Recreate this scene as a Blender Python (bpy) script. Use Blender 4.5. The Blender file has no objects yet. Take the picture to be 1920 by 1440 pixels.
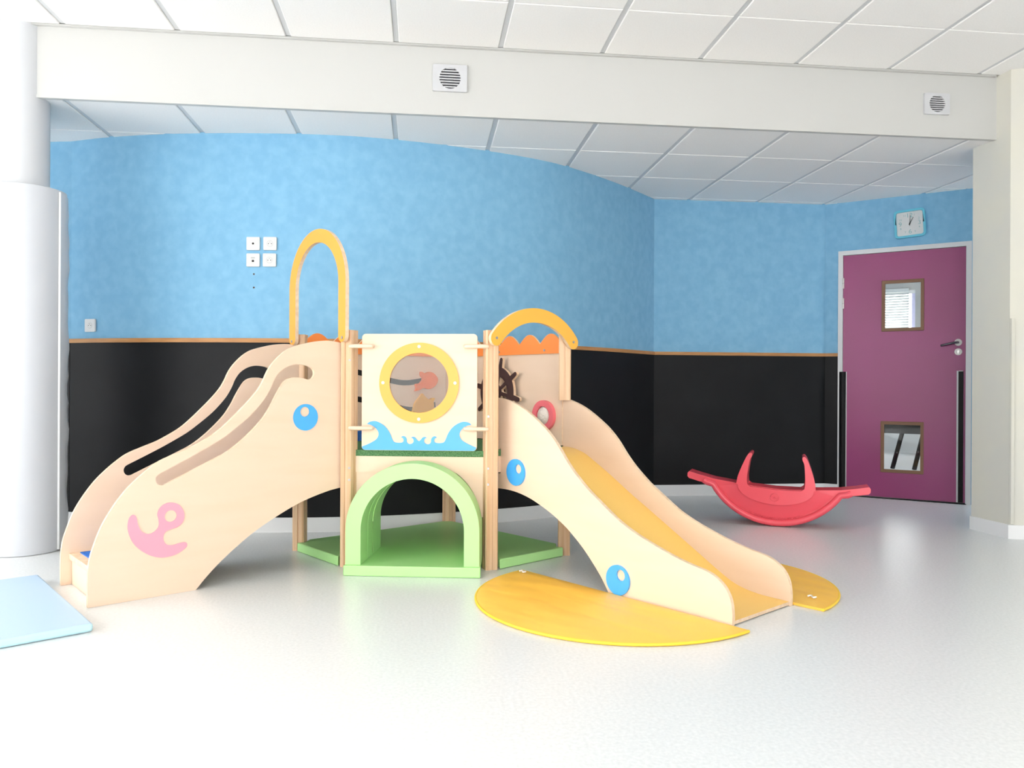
import bpy, bmesh, math, random
from mathutils import Vector, Matrix
from mathutils.geometry import tessellate_polygon

scene = bpy.context.scene
COL = scene.collection
K = 2 ** -0.5

# ------------------------------------------------------------------ camera
cam_d = bpy.data.cameras.new('camera')
cam = bpy.data.objects.new('camera', cam_d)
COL.objects.link(cam)
cam_d.sensor_width = 36.0
cam_d.lens = 1470.0 / 1920.0 * 36.0
cam_d.clip_start = 0.02
cam.matrix_world = (Matrix.Translation((0, 0, 0.9336)) @ Matrix.Rotation(-0.115, 4, 'Z')
                    @ Matrix.Rotation(math.pi / 2, 4, 'X') @ Matrix.Rotation(0.00505, 4, 'Z'))
scene.camera = cam

# ------------------------------------------------------------------ overcast sky, daylight through the rear windows
world = bpy.data.worlds.new('overcast_sky')
scene.world = world
world.use_nodes = True
bg = world.node_tree.nodes['Background']
bg.inputs['Color'].default_value = (1.0, 0.992, 0.985, 1)
bg.inputs['Strength'].default_value = 3.0
scene.view_settings.view_transform = 'Standard'
scene.view_settings.look = 'None'
scene.view_settings.gamma = 1.0
scene.view_settings.use_curve_mapping = False
scene.view_settings.exposure = 1.35

# (x0, x1, z0, z1) openings of the glazed rear wall, y = REAR_Y
REAR_Y = -3.0
REAR_WINDOWS = [(-1.7, 1.35, 0.08, 2.45), (1.5, 3.1, 0.08, 2.45)]
LEFT_X, RIGHT_X = -4.7, 4.9
LEFT_WINDOWS = [(-2.7, -0.2, 0.08, 2.45), (0.0, 2.1, 0.08, 2.45), (2.3, 4.3, 0.08, 2.45)]    # (y0, y1, z0, z1) on the left wall


def portal(name, loc, rot, sx, sy):
    l = bpy.data.lights.new(name, 'AREA')
    l.shape = 'RECTANGLE'
    l.size, l.size_y = sx, sy
    l.cycles.is_portal = True
    o = bpy.data.objects.new(name, l)
    COL.objects.link(o)
    o.location = loc
    o.rotation_euler = rot
    return o


for (x0, x1, z0, z1) in REAR_WINDOWS:
    portal('window_daylight', ((x0 + x1) / 2, REAR_Y - 0.14, (z0 + z1) / 2), (math.pi / 2, 0, math.pi), x1 - x0, z1 - z0)
for (y0, y1, z0, z1) in LEFT_WINDOWS:
    portal('window_daylight', (LEFT_X - 0.14, (y0 + y1) / 2, (z0 + z1) / 2), (math.pi / 2, 0, math.pi / 2), y1 - y0, z1 - z0)


# ------------------------------------------------------------------ materials
def lin(r, g, b):
    def f(v):
        v /= 255.0
        return v / 12.92 if v <= 0.04045 else ((v + 0.055) / 1.055) ** 2.4
    return (f(r), f(g), f(b), 1)


def mat(name, rgb, rough=0.5, spec=0.5, metal=0.0, coat=0.0):
    m = bpy.data.materials.new(name)
    m.use_nodes = True
    b = m.node_tree.nodes['Principled BSDF']
    b.inputs['Base Color'].default_value = lin(*rgb)
    b.inputs['Roughness'].default_value = rough
    b.inputs['Specular IOR Level'].default_value = spec
    b.inputs['Metallic'].default_value = metal
    b.inputs['Coat Weight'].default_value = coat
    b.inputs['Coat Roughness'].default_value = 0.15
    return m


def noise_col(m, rgb2, scale=(1, 1, 1), nscale=5.0, detail=4.0, lo=0.35, hi=0.65, distortion=0.0, bump=0.0, bdist=0.01):
    nt = m.node_tree
    b = nt.nodes['Principled BSDF']
    c1 = tuple(b.inputs['Base Color'].default_value)
    tc = nt.nodes.new('ShaderNodeTexCoord')
    mp = nt.nodes.new('ShaderNodeMapping')
    mp.inputs['Scale'].default_value = scale
    nz = nt.nodes.new('ShaderNodeTexNoise')
    nz.inputs['Scale'].default_value = nscale
    nz.inputs['Detail'].default_value = detail
    nz.inputs['Distortion'].default_value = distortion
    cr = nt.nodes.new('ShaderNodeValToRGB')
    cr.color_ramp.elements[0].position = lo
    cr.color_ramp.elements[0].color = c1
    cr.color_ramp.elements[1].position = hi
    cr.color_ramp.elements[1].color = lin(*rgb2)
    nt.links.new(tc.outputs['Object'], mp.inputs['Vector'])
    nt.links.new(mp.outputs['Vector'], nz.inputs['Vector'])
    nt.links.new(nz.outputs['Fac'], cr.inputs['Fac'])
    nt.links.new(cr.outputs['Color'], b.inputs['Base Color'])
    if bump:
        bp = nt.nodes.new('ShaderNodeBump')
        bp.inputs['Strength'].default_value = bump
        bp.inputs['Distance'].default_value = bdist
        nt.links.new(nz.outputs['Fac'], bp.inputs['Height'])
        nt.links.new(bp.outputs['Normal'], b.inputs['Normal'])
    return m


def glass(name, refl=0.08, tint=(1, 1, 1), milk=0.0):
    m = bpy.data.materials.new(name)
    m.use_nodes = True
    nt = m.node_tree
    nt.nodes.clear()
    out = nt.nodes.new('ShaderNodeOutputMaterial')
    tr = nt.nodes.new('ShaderNodeBsdfTransparent')
    tr.inputs['Color'].default_value = (*tint, 1)
    gl = nt.nodes.new('ShaderNodeBsdfGlossy')
    gl.inputs['Roughness'].default_value = 0.01
    mx = nt.nodes.new('ShaderNodeMixShader')
    mx.inputs['Fac'].default_value = refl
    nt.links.new(tr.outputs[0], mx.inputs[1])
    nt.links.new(gl.outputs[0], mx.inputs[2])
    last = mx
    if milk:
        df = nt.nodes.new('ShaderNodeBsdfDiffuse')
        df.inputs['Color'].default_value = (0.9, 0.9, 0.92, 1)
        m2 = nt.nodes.new('ShaderNodeMixShader')
        m2.inputs['Fac'].default_value = milk
        nt.links.new(mx.outputs[0], m2.inputs[1])
        nt.links.new(df.outputs[0], m2.inputs[2])
        last = m2
    nt.links.new(last.outputs[0], out.inputs['Surface'])
    return m


M = {}
M['floor'] = noise_col(mat('speckled_vinyl_floor', (216, 219, 219), 0.28, 0.45), (230, 232, 232), nscale=85, detail=5, lo=0.3, hi=0.7)
M['white'] = mat('white_paint', (195, 195, 192), 0.6, 0.3)
M['column_white'] = mat('white_column_paint', (198, 200, 203), 0.5, 0.3)
M['pad_white'] = mat('white_vinyl_padding', (198, 201, 206), 0.4, 0.4)
M['pillar'] = noise_col(mat('off_white_wallpaper', (206, 205, 197), 0.6, 0.25), (210, 208, 196), nscale=4, detail=3)
M['tile'] = noise_col(mat('mineral_ceiling_tile', (242, 241, 239), 0.8, 0.1), (246, 245, 243), nscale=120, detail=3)
M['tbar'] = mat('ceiling_grid_paint', (214, 216, 218), 0.5, 0.3)
M['slab'] = mat('plaster', (190, 190, 190), 0.8, 0.1)
M['blue_wall'] = noise_col(mat('sponged_blue_wallpaper', (122, 173, 206), 0.65, 0.15), (133, 183, 213), nscale=16, detail=7, lo=0.36, hi=0.70, distortion=0.2)
M['black'] = noise_col(mat('chalkboard_paint', (17, 18, 20), 0.5, 0.2), (23, 24, 26), nscale=3.5, detail=6, lo=0.4, hi=0.75)
M['rail'] = noise_col(mat('oak_rail', (190, 138, 84), 0.45, 0.4), (172, 120, 70), scale=(1, 1, 12), nscale=7, detail=5)
M['base'] = mat('white_skirting', (226, 227, 228), 0.4, 0.4)
M['ply'] = noise_col(mat('birch_plywood', (232, 206, 182), 0.42, 0.35), (229, 202, 176), scale=(1, 1, 7), nscale=2.2, detail=6, lo=0.35, hi=0.75, distortion=0.4)
M['ply_edge'] = noise_col(mat('plywood_edge', (232, 208, 180), 0.5, 0.3), (220, 190, 158), scale=(1, 1, 1), nscale=40, detail=3)
M['pine'] = noise_col(mat('pine_post', (226, 194, 160), 0.45, 0.35), (212, 172, 134), scale=(22, 22, 0.6), nscale=2.5, detail=4)
M['orange_lam'] = mat('amber_laminate', (236, 158, 62), 0.35, 0.4)
M['yellow_lam'] = mat('yellow_laminate', (240, 180, 70), 0.35, 0.4)
M['chute'] = mat('yellow_slide_laminate', (244, 200, 106), 0.3, 0.45)
M['deep_orange'] = mat('orange_laminate', (250, 142, 66), 0.35, 0.4)
M['ring_yellow'] = mat('porthole_yellow', (232, 174, 84), 0.35, 0.4)
M['sky_blue'] = mat('sky_blue_laminate', (88, 172, 232), 0.3, 0.5)
M['eye_blue'] = mat('eye_blue_plastic', (66, 168, 240), 0.22, 0.5, coat=0.3)
M['pink'] = mat('pink_laminate', (246, 160, 178), 0.4, 0.4)
M['coral'] = mat('coral_plastic', (244, 120, 130), 0.25, 0.5)
M['brown'] = mat('dark_brown_laminate', (62, 38, 38), 0.4, 0.4)
M['slot_black'] = mat('black_groove', (10, 10, 11), 0.5, 0.3)
M['carpet'] = noise_col(mat('green_carpet', (72, 112, 74), 0.95, 0.05), (104, 142, 100), nscale=160, detail=2, lo=0.4, hi=0.6, bump=0.6, bdist=0.004)
M['blue_carpet'] = noise_col(mat('blue_carpet', (52, 104, 190), 0.9, 0.05), (70, 124, 210), nscale=160, detail=2, lo=0.4, hi=0.6)
M['foam_light'] = mat('light_green_vinyl', (176, 228, 150), 0.38, 0.4)
M['foam'] = mat('green_vinyl', (140, 196, 100), 0.3, 0.45)
M['foam_pip'] = mat('green_piping', (196, 236, 160), 0.4, 0.4)
M['mat_orange'] = noise_col(mat('orange_mat_fabric', (254, 198, 82), 0.4, 0.4), (254, 200, 84), scale=(1.0, 2.6, 1.0), nscale=3.0, detail=1, lo=0.3, hi=0.7, distortion=0.5, bump=0.35, bdist=0.02)
M['mat_pipe'] = mat('yellow_piping', (248, 206, 60), 0.4, 0.4)
M['mat_blue'] = mat('pale_blue_vinyl', (182, 207, 232), 0.4, 0.4)
M['mat_blue_side'] = mat('pale_cyan_vinyl', (190, 228, 236), 0.4, 0.4)
M['red'] = mat('red_moulded_plastic', (240, 86, 100), 0.24, 0.5)
M['purple'] = noise_col(mat('plum_door_laminate', (146, 62, 108), 0.33, 0.4), (150, 62, 113), nscale=2, detail=2)
M['door_frame'] = mat('grey_white_door_frame', (208, 209, 210), 0.4, 0.4)
M['door_trim'] = mat('brown_window_bead', (126, 92, 68), 0.45, 0.3)
M['steel'] = mat('brushed_steel', (180, 180, 180), 0.3, 0.5, metal=1.0)
M['dark_metal'] = mat('dark_handle_metal', (96, 92, 100), 0.25, 0.5, metal=0.9)
M['rosette'] = mat('pale_rosette', (214, 208, 204), 0.35, 0.4)
M['black_rubber'] = mat('black_rubber', (12, 12, 14), 0.45, 0.15)
M['plate'] = mat('white_switch_plastic', (206, 207, 206), 0.35, 0.45)
M['plate_grey'] = mat('grey_socket_recess', (170, 172, 172), 0.4, 0.4)
M['hole'] = mat('dark_hole', (45, 42, 42), 0.6, 0.2)
M['vent'] = mat('vent_plastic', (196, 197, 200), 0.4, 0.4)
M['vent_dark'] = mat('vent_shadow', (34, 32, 38), 0.8, 0.1)
M['clock_case'] = mat('turquoise_clock_plastic', (96, 186, 210), 0.35, 0.4)
M['clock_face'] = mat('grey_white_clock_dial', (212, 214, 214), 0.4, 0.3)
M['clock_num'] = mat('teal_clock_print', (140, 182, 184), 0.5, 0.2)
M['clock_hand'] = mat('black_clock_hand', (40, 40, 42), 0.5, 0.2)
M['glass'] = glass('window_glass', 0.02)
M['porthole'] = glass('porthole_acrylic', 0.075, (0.96, 0.95, 0.96))
M['dome'] = mat('dimpled_silver_dome', (232, 222, 212), 0.3, 0.6, metal=0.0)
nt = M['dome'].node_tree
vo = nt.nodes.new('ShaderNodeTexVoronoi')
vo.inputs['Scale'].default_value = 110
bp = nt.nodes.new('ShaderNodeBump')
bp.inputs['Strength'].default_value = 0.8
bp.inputs['Distance'].default_value = 0.003
tcd = nt.nodes.new('ShaderNodeTexCoord')
nt.links.new(tcd.outputs['Object'], vo.inputs['Vector'])
nt.links.new(vo.outputs['Distance'], bp.inputs['Height'])
nt.links.new(bp.outputs['Normal'], nt.nodes['Principled BSDF'].inputs['Normal'])
M['screw'] = mat('zinc_screw', (168, 170, 176), 0.35, 0.5, metal=0.8)
M['logo'] = mat('white_print', (240, 236, 230), 0.5, 0.3)
M['fish_orange'] = mat('orange_fish_laminate', (244, 120, 62), 0.4, 0.4)
M['fish_yellow'] = mat('yellow_figure_laminate', (240, 176, 58), 0.4, 0.4)
M['blind'] = mat('white_blind_slat', (232, 236, 234), 0.5, 0.3)
nt = M['blind'].node_tree
trl = nt.nodes.new('ShaderNodeBsdfTranslucent')
trl.inputs['Color'].default_value = (0.55, 0.58, 0.57, 1)
mxs = nt.nodes.new('ShaderNodeMixShader')
mxs.inputs['Fac'].default_value = 0.16
nt.links.new(nt.nodes['Principled BSDF'].outputs[0], mxs.inputs[1])
nt.links.new(trl.outputs[0], mxs.inputs[2])
nt.links.new(mxs.outputs[0], nt.nodes['Material Output'].inputs['Surface'])
M['mauve'] = mat('lavender_window_frame', (206, 204, 232), 0.5, 0.3)
M['stool'] = mat('black_table_lacquer', (12, 11, 12), 0.7, 0.1)
M['rear_wall'] = mat('rear_wall_paint', (236, 236, 233), 0.6, 0.2)


# ------------------------------------------------------------------ mesh helpers
def link(name, me, parent=None):
    o = bpy.data.objects.new(name, me)
    COL.objects.link(o)
    if parent is not None:
        o.parent = parent
    return o


def finish(bm, name, mats, parent=None, smooth=None, bevel=None, segs=3, loc=None):
    me = bpy.data.meshes.new(name)
    bmesh.ops.recalc_face_normals(bm, faces=bm.faces)
    bm.to_mesh(me)
    bm.free()
    if not isinstance(mats, (list, tuple)):
        mats = [mats]
    for m in mats:
        me.materials.append(m)
    if smooth is not None:
        for p in me.polygons:
            p.use_smooth = True
        me.set_sharp_from_angle(angle=math.radians(smooth))
    o = link(name, me, parent)
    if loc is not None:
        o.location = loc
    if bevel:
        bv = o.modifiers.new('bevel', 'BEVEL')
        bv.width = bevel
        bv.segments = segs
        bv.limit_method = 'ANGLE'
        bv.angle_limit = math.radians(40)
        bv.harden_normals = False
    return o


def empty(name, loc=(0, 0, 0), rz=0.0, parent=None):
    o = bpy.data.objects.new(name, None)
    COL.objects.link(o)
    o.empty_display_size = 0.1
    o.location = loc
    o.rotation_euler = (0, 0, rz)
    if parent is not None:
        o.parent = parent
    return o


def tag(o, label=None, cat=None, group=None, kind=None):
    if label:
        o['label'] = label
    if cat:
        o['category'] = cat
    if group:
        o['group'] = group
    if kind:
        o['kind'] = kind
    return o


def struct(o, label):
    o['kind'] = 'structure'
    o['label'] = label
    return o


def bm_box(bm, x0, x1, y0, y1, z0, z1, mi=0):
    v = [bm.verts.new(p) for p in ((x0, y0, z0), (x1, y0, z0), (x1, y1, z0), (x0, y1, z0),
                                   (x0, y0, z1), (x1, y0, z1), (x1, y1, z1), (x0, y1, z1))]
    for f in ((0, 3, 2, 1), (4, 5, 6, 7), (0, 1, 5, 4), (1, 2, 6, 5), (2, 3, 7, 6), (3, 0, 4, 7)):
        fc = bm.faces.new([v[i] for i in f])
        fc.material_index = mi


def box(name, x0, x1, y0, y1, z0, z1, m, parent=None, bevel=None, segs=2):
    bm = bmesh.new()
    bm_box(bm, x0, x1, y0, y1, z0, z1)
    return finish(bm, name, m, parent, smooth=30 if bevel else None, bevel=bevel, segs=segs)


def spline(pts, n=8, closed=False):
    """Catmull-Rom through 2D points."""
    P = [Vector(p) for p in pts]
    N = len(P)
    out = []
    rng = range(N) if closed else range(N - 1)
    for i in rng:
        if closed:
            p0, p1, p2, p3 = P[i - 1], P[i], P[(i + 1) % N], P[(i + 2) % N]
        else:
            p1, p2 = P[i], P[i + 1]
            p0 = P[i - 1] if i > 0 else p1 * 2 - p2
            p3 = P[i + 2] if i + 2 < N else p2 * 2 - p1
        for j in range(n):
            t = j / n
            out.append(tuple(0.5 * ((2 * p1) + (p2 - p0) * t + (2 * p0 - 5 * p1 + 4 * p2 - p3) * t * t
                                    + (3 * p1 - p0 - 3 * p2 + p3) * t * t * t)))
    if not closed:
        out.append(tuple(P[-1]))
    return out


def circle(cx, cz, r, n=40, a0=0.0, a1=2 * math.pi, end=False):
    m = n + 1 if end else n
    return [(cx + r * math.cos(a0 + (a1 - a0) * i / n), cz + r * math.sin(a0 + (a1 - a0) * i / n)) for i in range(m)]


def rrect(x0, x1, z0, z1, r, n=5):
    out = []
    for (cx, cz, a) in ((x1 - r, z1 - r, 0), (x0 + r, z1 - r, 90), (x0 + r, z0 + r, 180), (x1 - r, z0 + r, 270)):
        for i in range(n + 1):
            t = math.radians(a + 90 * i / n)
            out.append((cx + r * math.cos(t), cz + r * math.sin(t)))
    return out


def bm_prism(bm, loops, fn, o0, o1, mi=(0, 0, 0)):
    """loops: outer + holes of (t, z); fn(t, z, o) -> xyz. mi: material of the o0 face, o1 face, edges."""
    loops = [list(l) for l in loops]
    flat = [p for l in loops for p in l]
    tris = tessellate_polygon([[Vector((p[0], p[1], 0)) for p in l] for l in loops])
    va = [bm.verts.new(fn(p[0], p[1], o0)) for p in flat]
    vb = [bm.verts.new(fn(p[0], p[1], o1)) for p in flat]
    if len(loops) == 1 and len(loops[0]) <= 8:
        bm.faces.new(va).material_index = mi[0]
        bm.faces.new(vb[::-1]).material_index = mi[1]
    else:
        for t in tris:
            if len(set(t)) < 3:
                continue
            try:
                bm.faces.new([va[i] for i in t]).material_index = mi[0]
                bm.faces.new([vb[i] for i in reversed(t)]).material_index = mi[1]
            except ValueError:
                pass
    s = 0
    for l in loops:
        n = len(l)
        for i in range(n):
            j = (i + 1) % n
            f = bm.faces.new([va[s + i], va[s + j], vb[s + j], vb[s + i]])
            f.material_index = mi[2]
        s += n


def prism(name, loops, fn, o0, o1, mats, parent=None, mi=(0, 0, 0), smooth=35, bevel=None, segs=2):
    bm = bmesh.new()
    bm_prism(bm, loops, fn, o0, o1, mi)
    if bevel:   # dissolve the flat caps so that the bevel only sees the outline
        bmesh.ops.recalc_face_normals(bm, faces=bm.faces)
    return finish(bm, name, mats, parent, smooth=smooth, bevel=bevel, segs=segs)


def frame(ox, oy, dx, dy, nx, ny):
    """vertical plane: along (dx, dy), offset along (nx, ny)"""
    return lambda t, z, o: (ox + t * dx + o * nx, oy + t * dy + o * ny, z)


def flat(z0=0.0):
    return lambda x, y, o: (x, y, z0 + o)


def bm_tube(bm, pts, r, n=10, cap=True, mi=0, radii=None):
    P = [Vector(p) for p in pts]
    rings = []
    up = Vector((0, 0, 1))
    for i, p in enumerate(P):
        d = (P[min(i + 1, len(P) - 1)] - P[max(i - 1, 0)]).normalized()
        a = d.cross(up)
        if a.length < 1e-4:
            a = d.cross(Vector((1, 0, 0)))
        a.normalize()
        b = a.cross(d).normalized()
        rr = radii[i] if radii else r
        rings.append([bm.verts.new(p + a * rr * math.cos(2 * math.pi * k / n) + b * rr * math.sin(2 * math.pi * k / n)) for k in range(n)])
    for i in range(len(rings) - 1):
        for k in range(n):
            f = bm.faces.new([rings[i][k], rings[i][(k + 1) % n], rings[i + 1][(k + 1) % n], rings[i + 1][k]])
            f.material_index = mi
    if cap:
        bm.faces.new(rings[0][::-1]).material_index = mi
        bm.faces.new(rings[-1]).material_index = mi


def tube(name, pts, r, m, parent=None, n=10, radii=None):
    bm = bmesh.new()
    bm_tube(bm, pts, r, n, radii=radii)
    return finish(bm, name, m, parent, smooth=50)


# ------------------------------------------------------------------ floor
box_floor = box('floor', -5.2, 8.5, -3.4, 11.5, -0.12, 0.0, M['floor'])
struct(box_floor, 'pale grey speckled vinyl floor with a soft sheen')

# ------------------------------------------------------------------ curved, straight and door walls
ZL, ZU = 2.492, 2.882            # lower and upper ceiling
CURVE = [(-2.258, 5.376), (-2.0, 5.262), (-1.64, 5.150), (-1.3, 5.084), (-1.03, 5.050), (-0.77, 5.030), (-0.55, 5.026), (-0.31, 5.044),
         (0.026, 5.108), (0.38, 5.212), (0.76, 5.366), (1.034, 5.535), (1.356, 5.806), (1.632, 6.076), (1.935, 6.402)]
CPTS = spline(CURVE, 6)


def normals(pl):
    out = []
    for i in range(len(pl)):
        a = Vector(pl[max(i - 1, 0)])
        b = Vector(pl[min(i + 1, len(pl) - 1)])
        d = (b - a).normalized()
        out.append(Vector((d.y, -d.x)))       # to the right of the travel direction = towards the camera
    return out


def ribbon(name, pl, z0, z1, o0, o1, m, parent=None, z_out=None):
    """solid strip following the polyline, from offset o0 to o1 (positive = into the room)"""
    nn = normals(pl)
    bm = bmesh.new()
    cols = []
    for p, n in zip(pl, nn):
        a = Vector(p) + n * o0
        b = Vector(p) + n * o1
        cols.append([bm.verts.new((a.x, a.y, z0)), bm.verts.new((b.x, b.y, z0)),
                     bm.verts.new((b.x, b.y, z1)), bm.verts.new((a.x, a.y, z1))])
    for i in range(len(cols) - 1):
        for k in range(4):
            bm.faces.new([cols[i][k], cols[i + 1][k], cols[i + 1][(k + 1) % 4], cols[i][(k + 1) % 4]])
    bm.faces.new(cols[0])
    bm.faces.new(cols[-1][::-1])
    return finish(bm, name, m, parent, smooth=40)


LEFT_PL = [(-4.7, 5.893), (-2.258, 5.376)]
BACK_PL = [(1.935, 6.402), (3.453, 6.402)]
DA = Vector((3.453, 6.402))
DD = Vector((0.777, -0.6295)).normalized()
DN = Vector((DD.y, -DD.x))                      # into the room


def dpt(t, o=0.0):
    p = DA + DD * t + DN * o
    return (p.x, p.y)


DOOR_S0, DOOR_S1, DOOR_TOP = 0.107, 1.090, 2.077

struct(ribbon('wall_left', LEFT_PL, 0, 2.56, -0.12, 0, M['blue_wall']), 'short straight blue wall behind the round column')
struct(ribbon('wall_curved', CPTS, 0, 2.56, -0.12, 0, M['blue_wall']), 'bulging curved wall with mottled blue wallpaper')
struct(ribbon('wall_back', BACK_PL, 0, 2.56, -0.12, 0, M['blue_wall']), 'straight mottled blue wall between curved wall and door')
wd = empty('wall_door', (DA.x, DA.y, 0))
struct(wd, 'angled blue wall that holds the plum door')
for nm, t0, t1, z0, z1 in (('wall_section', 0.0, DOOR_S0, 0, 2.56), ('wall_section', DOOR_S1, 2.3, 0, 2.56), ('wall_section', DOOR_S0, DOOR_S1, DOOR_TOP, 2.56)):
    o = ribbon(nm, [dpt(t0), dpt(t1)], z0, z1, -0.12, 0, M['blue_wall'])
    o.parent = wd
    o.matrix_parent_inverse = Matrix.Translation((-DA.x, -DA.y, 0))

# chalkboard panels, oak rail, skirting
RAIL0, RAIL1 = 1.184, 1.211
tag(ribbon('chalkboard', CPTS, 0.092, RAIL0, 0.0005, 0.006, M['black']), 'long black chalkboard panel bent along the curved blue wall', 'chalkboard')
tag(ribbon('chalkboard', BACK_PL, 0.092, RAIL0, 0.0005, 0.006, M['black']), 'flat black chalkboard panel behind the red rocker', 'chalkboard')
tag(ribbon('chalkboard', [(-4.2, 5.7871), (-2.2625, 5.37695)], 0.092, RAIL0, 0.0005, 0.006, M['black']), 'narrow black chalkboard strip beside the padded column', 'chalkboard')
tag(ribbon('chalkboard', [dpt(0.0), dpt(DOOR_S0)], 0.092, RAIL0, 0.0005, 0.006, M['black']), 'very narrow black chalkboard strip left of the door frame', 'chalkboard')
for i, (pl, lb) in enumerate(((CPTS, 'thin oak rail along the curved wall'), (BACK_PL, 'thin oak rail on the straight back wall'),
                              (LEFT_PL, 'thin oak rail by the column'), ([dpt(0), dpt(DOOR_S0)], 'short oak rail piece beside the door frame'))):
    struct(ribbon('trim_%d' % (i + 1), pl, RAIL0, RAIL1, 0.0, 0.016, M['rail']), lb)
for nm, pl, lb in (('baseboard_curved', CPTS, 'white skirting along the curved wall'), ('baseboard_back', BACK_PL, 'white skirting on the back wall'),
                   ('baseboard_left', LEFT_PL, 'white skirting behind the column'), ('baseboard_door', [dpt(0), dpt(DOOR_S0)], 'short white skirting beside the door')):
    struct(ribbon(nm, pl, 0.0, 0.092, 0.0, 0.014, M['base']), lb)

# ------------------------------------------------------------------ bulkhead, column, pillar
BY = 4.555
bk = box('wall_bulkhead', -4.7, 3.60, BY, BY + 0.03, ZL - 0.002, ZU + 0.12, M['white'])
struct(bk, 'white bulkhead band between the upper and lower ceilings')
box('edge_trim', -4.7, 3.59, BY - 0.003, BY + 0.027, ZL - 0.006, ZL + 0.010, M['white'], bk)
box('edge_trim', -4.7, 3.57, BY - 0.022, BY, ZU - 0.006, ZU + 0.004, M['white'], bk)


def stadium(x0, x1, y, r, n=24):
    return (circle(x1, y, r, n, -math.pi / 2, math.pi / 2, True) + circle(x0, y, r, n, math.pi / 2, 1.5 * math.pi, True))


col = prism('column', [stadium(-2.62, -2.195, 4.63, 0.125)], flat(0), 1.9, ZU + 0.1, M['column_white'], smooth=40)
struct(col, 'white rounded column above its padded sleeve')
PADZ = 1.99
pad = empty('column_padding', (-2.4, 4.63, 0))
tag(pad, 'tall white padded vinyl sleeve wrapped around the column', 'padding')
sl = prism('sleeve', [stadium(-2.62 + 2.4, -2.185 + 2.4, 0, 0.2)], flat(0), 0.002, PADZ, M['pad_white'], pad, smooth=40, bevel=0.008)
# closing flap with a slightly crumpled edge, right-hand back side of the sleeve
random.seed(4)
bm = bmesh.new()
rows = []
for i in range(40):
    z = 0.01 + (PADZ - 0.03) * i / 39
    w = 0.0028 * math.sin(i * 1.7 + 1.3 * math.sin(i * 0.37)) + 0.003 * math.sin(i * 0.63)
    a0, a1 = math.radians(-12), math.radians(22)
    row = []
    for j in range(6):
        a = a0 + (a1 - a0) * j / 5
        rr = 0.205 + (w if j > 2 else 0) + 0.004
        row.append(((-2.185 + 2.4) + rr * math.cos(a), rr * math.sin(a), z))
    rows.append(row)
vo_ = [[bm.verts.new(p) for p in r] for r in rows]
vi_ = [[bm.verts.new((p[0] - 0.006, p[1], p[2])) for p in r] for r in rows]
for i in range(39):
    for j in range(5):
        bm.faces.new([vo_[i][j], vo_[i][j + 1], vo_[i + 1][j + 1], vo_[i + 1][j]])
    for j in (0, 5):
        bm.faces.new([vo_[i][j], vi_[i][j], vi_[i + 1][j], vo_[i + 1][j]])
finish(bm, 'closing_flap', M['pad_white'], pad, smooth=60)
box('seam', -2.185 + 2.4 + 0.195, -2.185 + 2.4 + 0.206, -0.052, -0.044, 0.01, PADZ - 0.012, M['base'], pad)

PIL = [(3.585, 4.76), (3.590, 4.435), (3.67, 4.405), (4.9, 4.30), (4.9, 4.76)]
pil = prism('pillar', [PIL], flat(0), 0.0, ZU + 0.1, M['pillar'], smooth=None)
struct(pil, 'off-white wall pillar at the right edge')
bpil = prism('baseboard_pillar', [[(3.573, 4.76), (3.578, 4.425), (3.665, 4.392), (4.9, 4.287), (4.9, 4.30), (3.67, 4.4045), (3.5895, 4.4345), (3.5845, 4.76)]], flat(0), 0, 0.085, M['base'], smooth=None)
struct(bpil, 'white skirting around the pillar')
cg = box('corner_guard', 3.585, 3.606, 4.413, 4.428, 0.09, 1.35, M['pillar'], pil)

# ------------------------------------------------------------------ ceilings: recessed grid bars, one object per tile
TW, TD = 0.572, 0.595


def tile_mesh(w, d, name):
    bm = bmesh.new()
    e = 0.004
    lo = [(-w / 2 + e, -d / 2 + e), (w / 2 - e, -d / 2 + e), (w / 2 - e, d / 2 - e), (-w / 2 + e, d / 2 - e)]
    mid = [(-w / 2, -d / 2), (w / 2, -d / 2), (w / 2, d / 2), (-w / 2, d / 2)]
    r = [[bm.verts.new((x, y, z)) for x, y in l] for l, z in ((lo, 0.0), (mid, 0.004), (mid, 0.018))]
    bm.faces.new(r[0])
    bm.faces.new(r[2])
    for a, b in ((0, 1), (1, 2)):
        for i in range(4):
            bm.faces.new([r[a][i], r[a][(i + 1) % 4], r[b][(i + 1) % 4], r[b][i]])
    bmesh.ops.recalc_face_normals(bm, faces=bm.faces)
    me = bpy.data.meshes.new(name)
    bm.to_mesh(me)
    bm.free()
    me.materials.append(M['tile'])
    return me


def ceiling(name, label, x_first, ix0, ix1, y_edges, z, x_lim, slab):
    c = box(name, slab[0], slab[1], slab[2], slab[3], z + 0.022, z + 0.10, M['slab'])
    struct(c, label)
    cache = {}
    for j in range(len(y_edges) - 1):
        d = y_edges[j + 1] - y_edges[j] - 0.008
        key = round(d, 3)
        if key not in cache:
            cache[key] = tile_mesh(TW, d, 'ceiling_tile')
        for i in range(ix0, ix1):
            o = link('ceiling_tile', cache[key], c)
            o.location = (x_first + (i + 0.5) * 0.6, (y_edges[j] + y_edges[j + 1]) / 2, z)
    for i in range(ix0, ix1 + 1):
        x = x_first + i * 0.6
        bx0 = (x - 0.0125)
        box('grid_bar', bx0, bx0 + 0.025, y_edges[0], y_edges[-1], z + 0.007, z + 0.022, M['tbar'], c)
    return c


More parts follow.
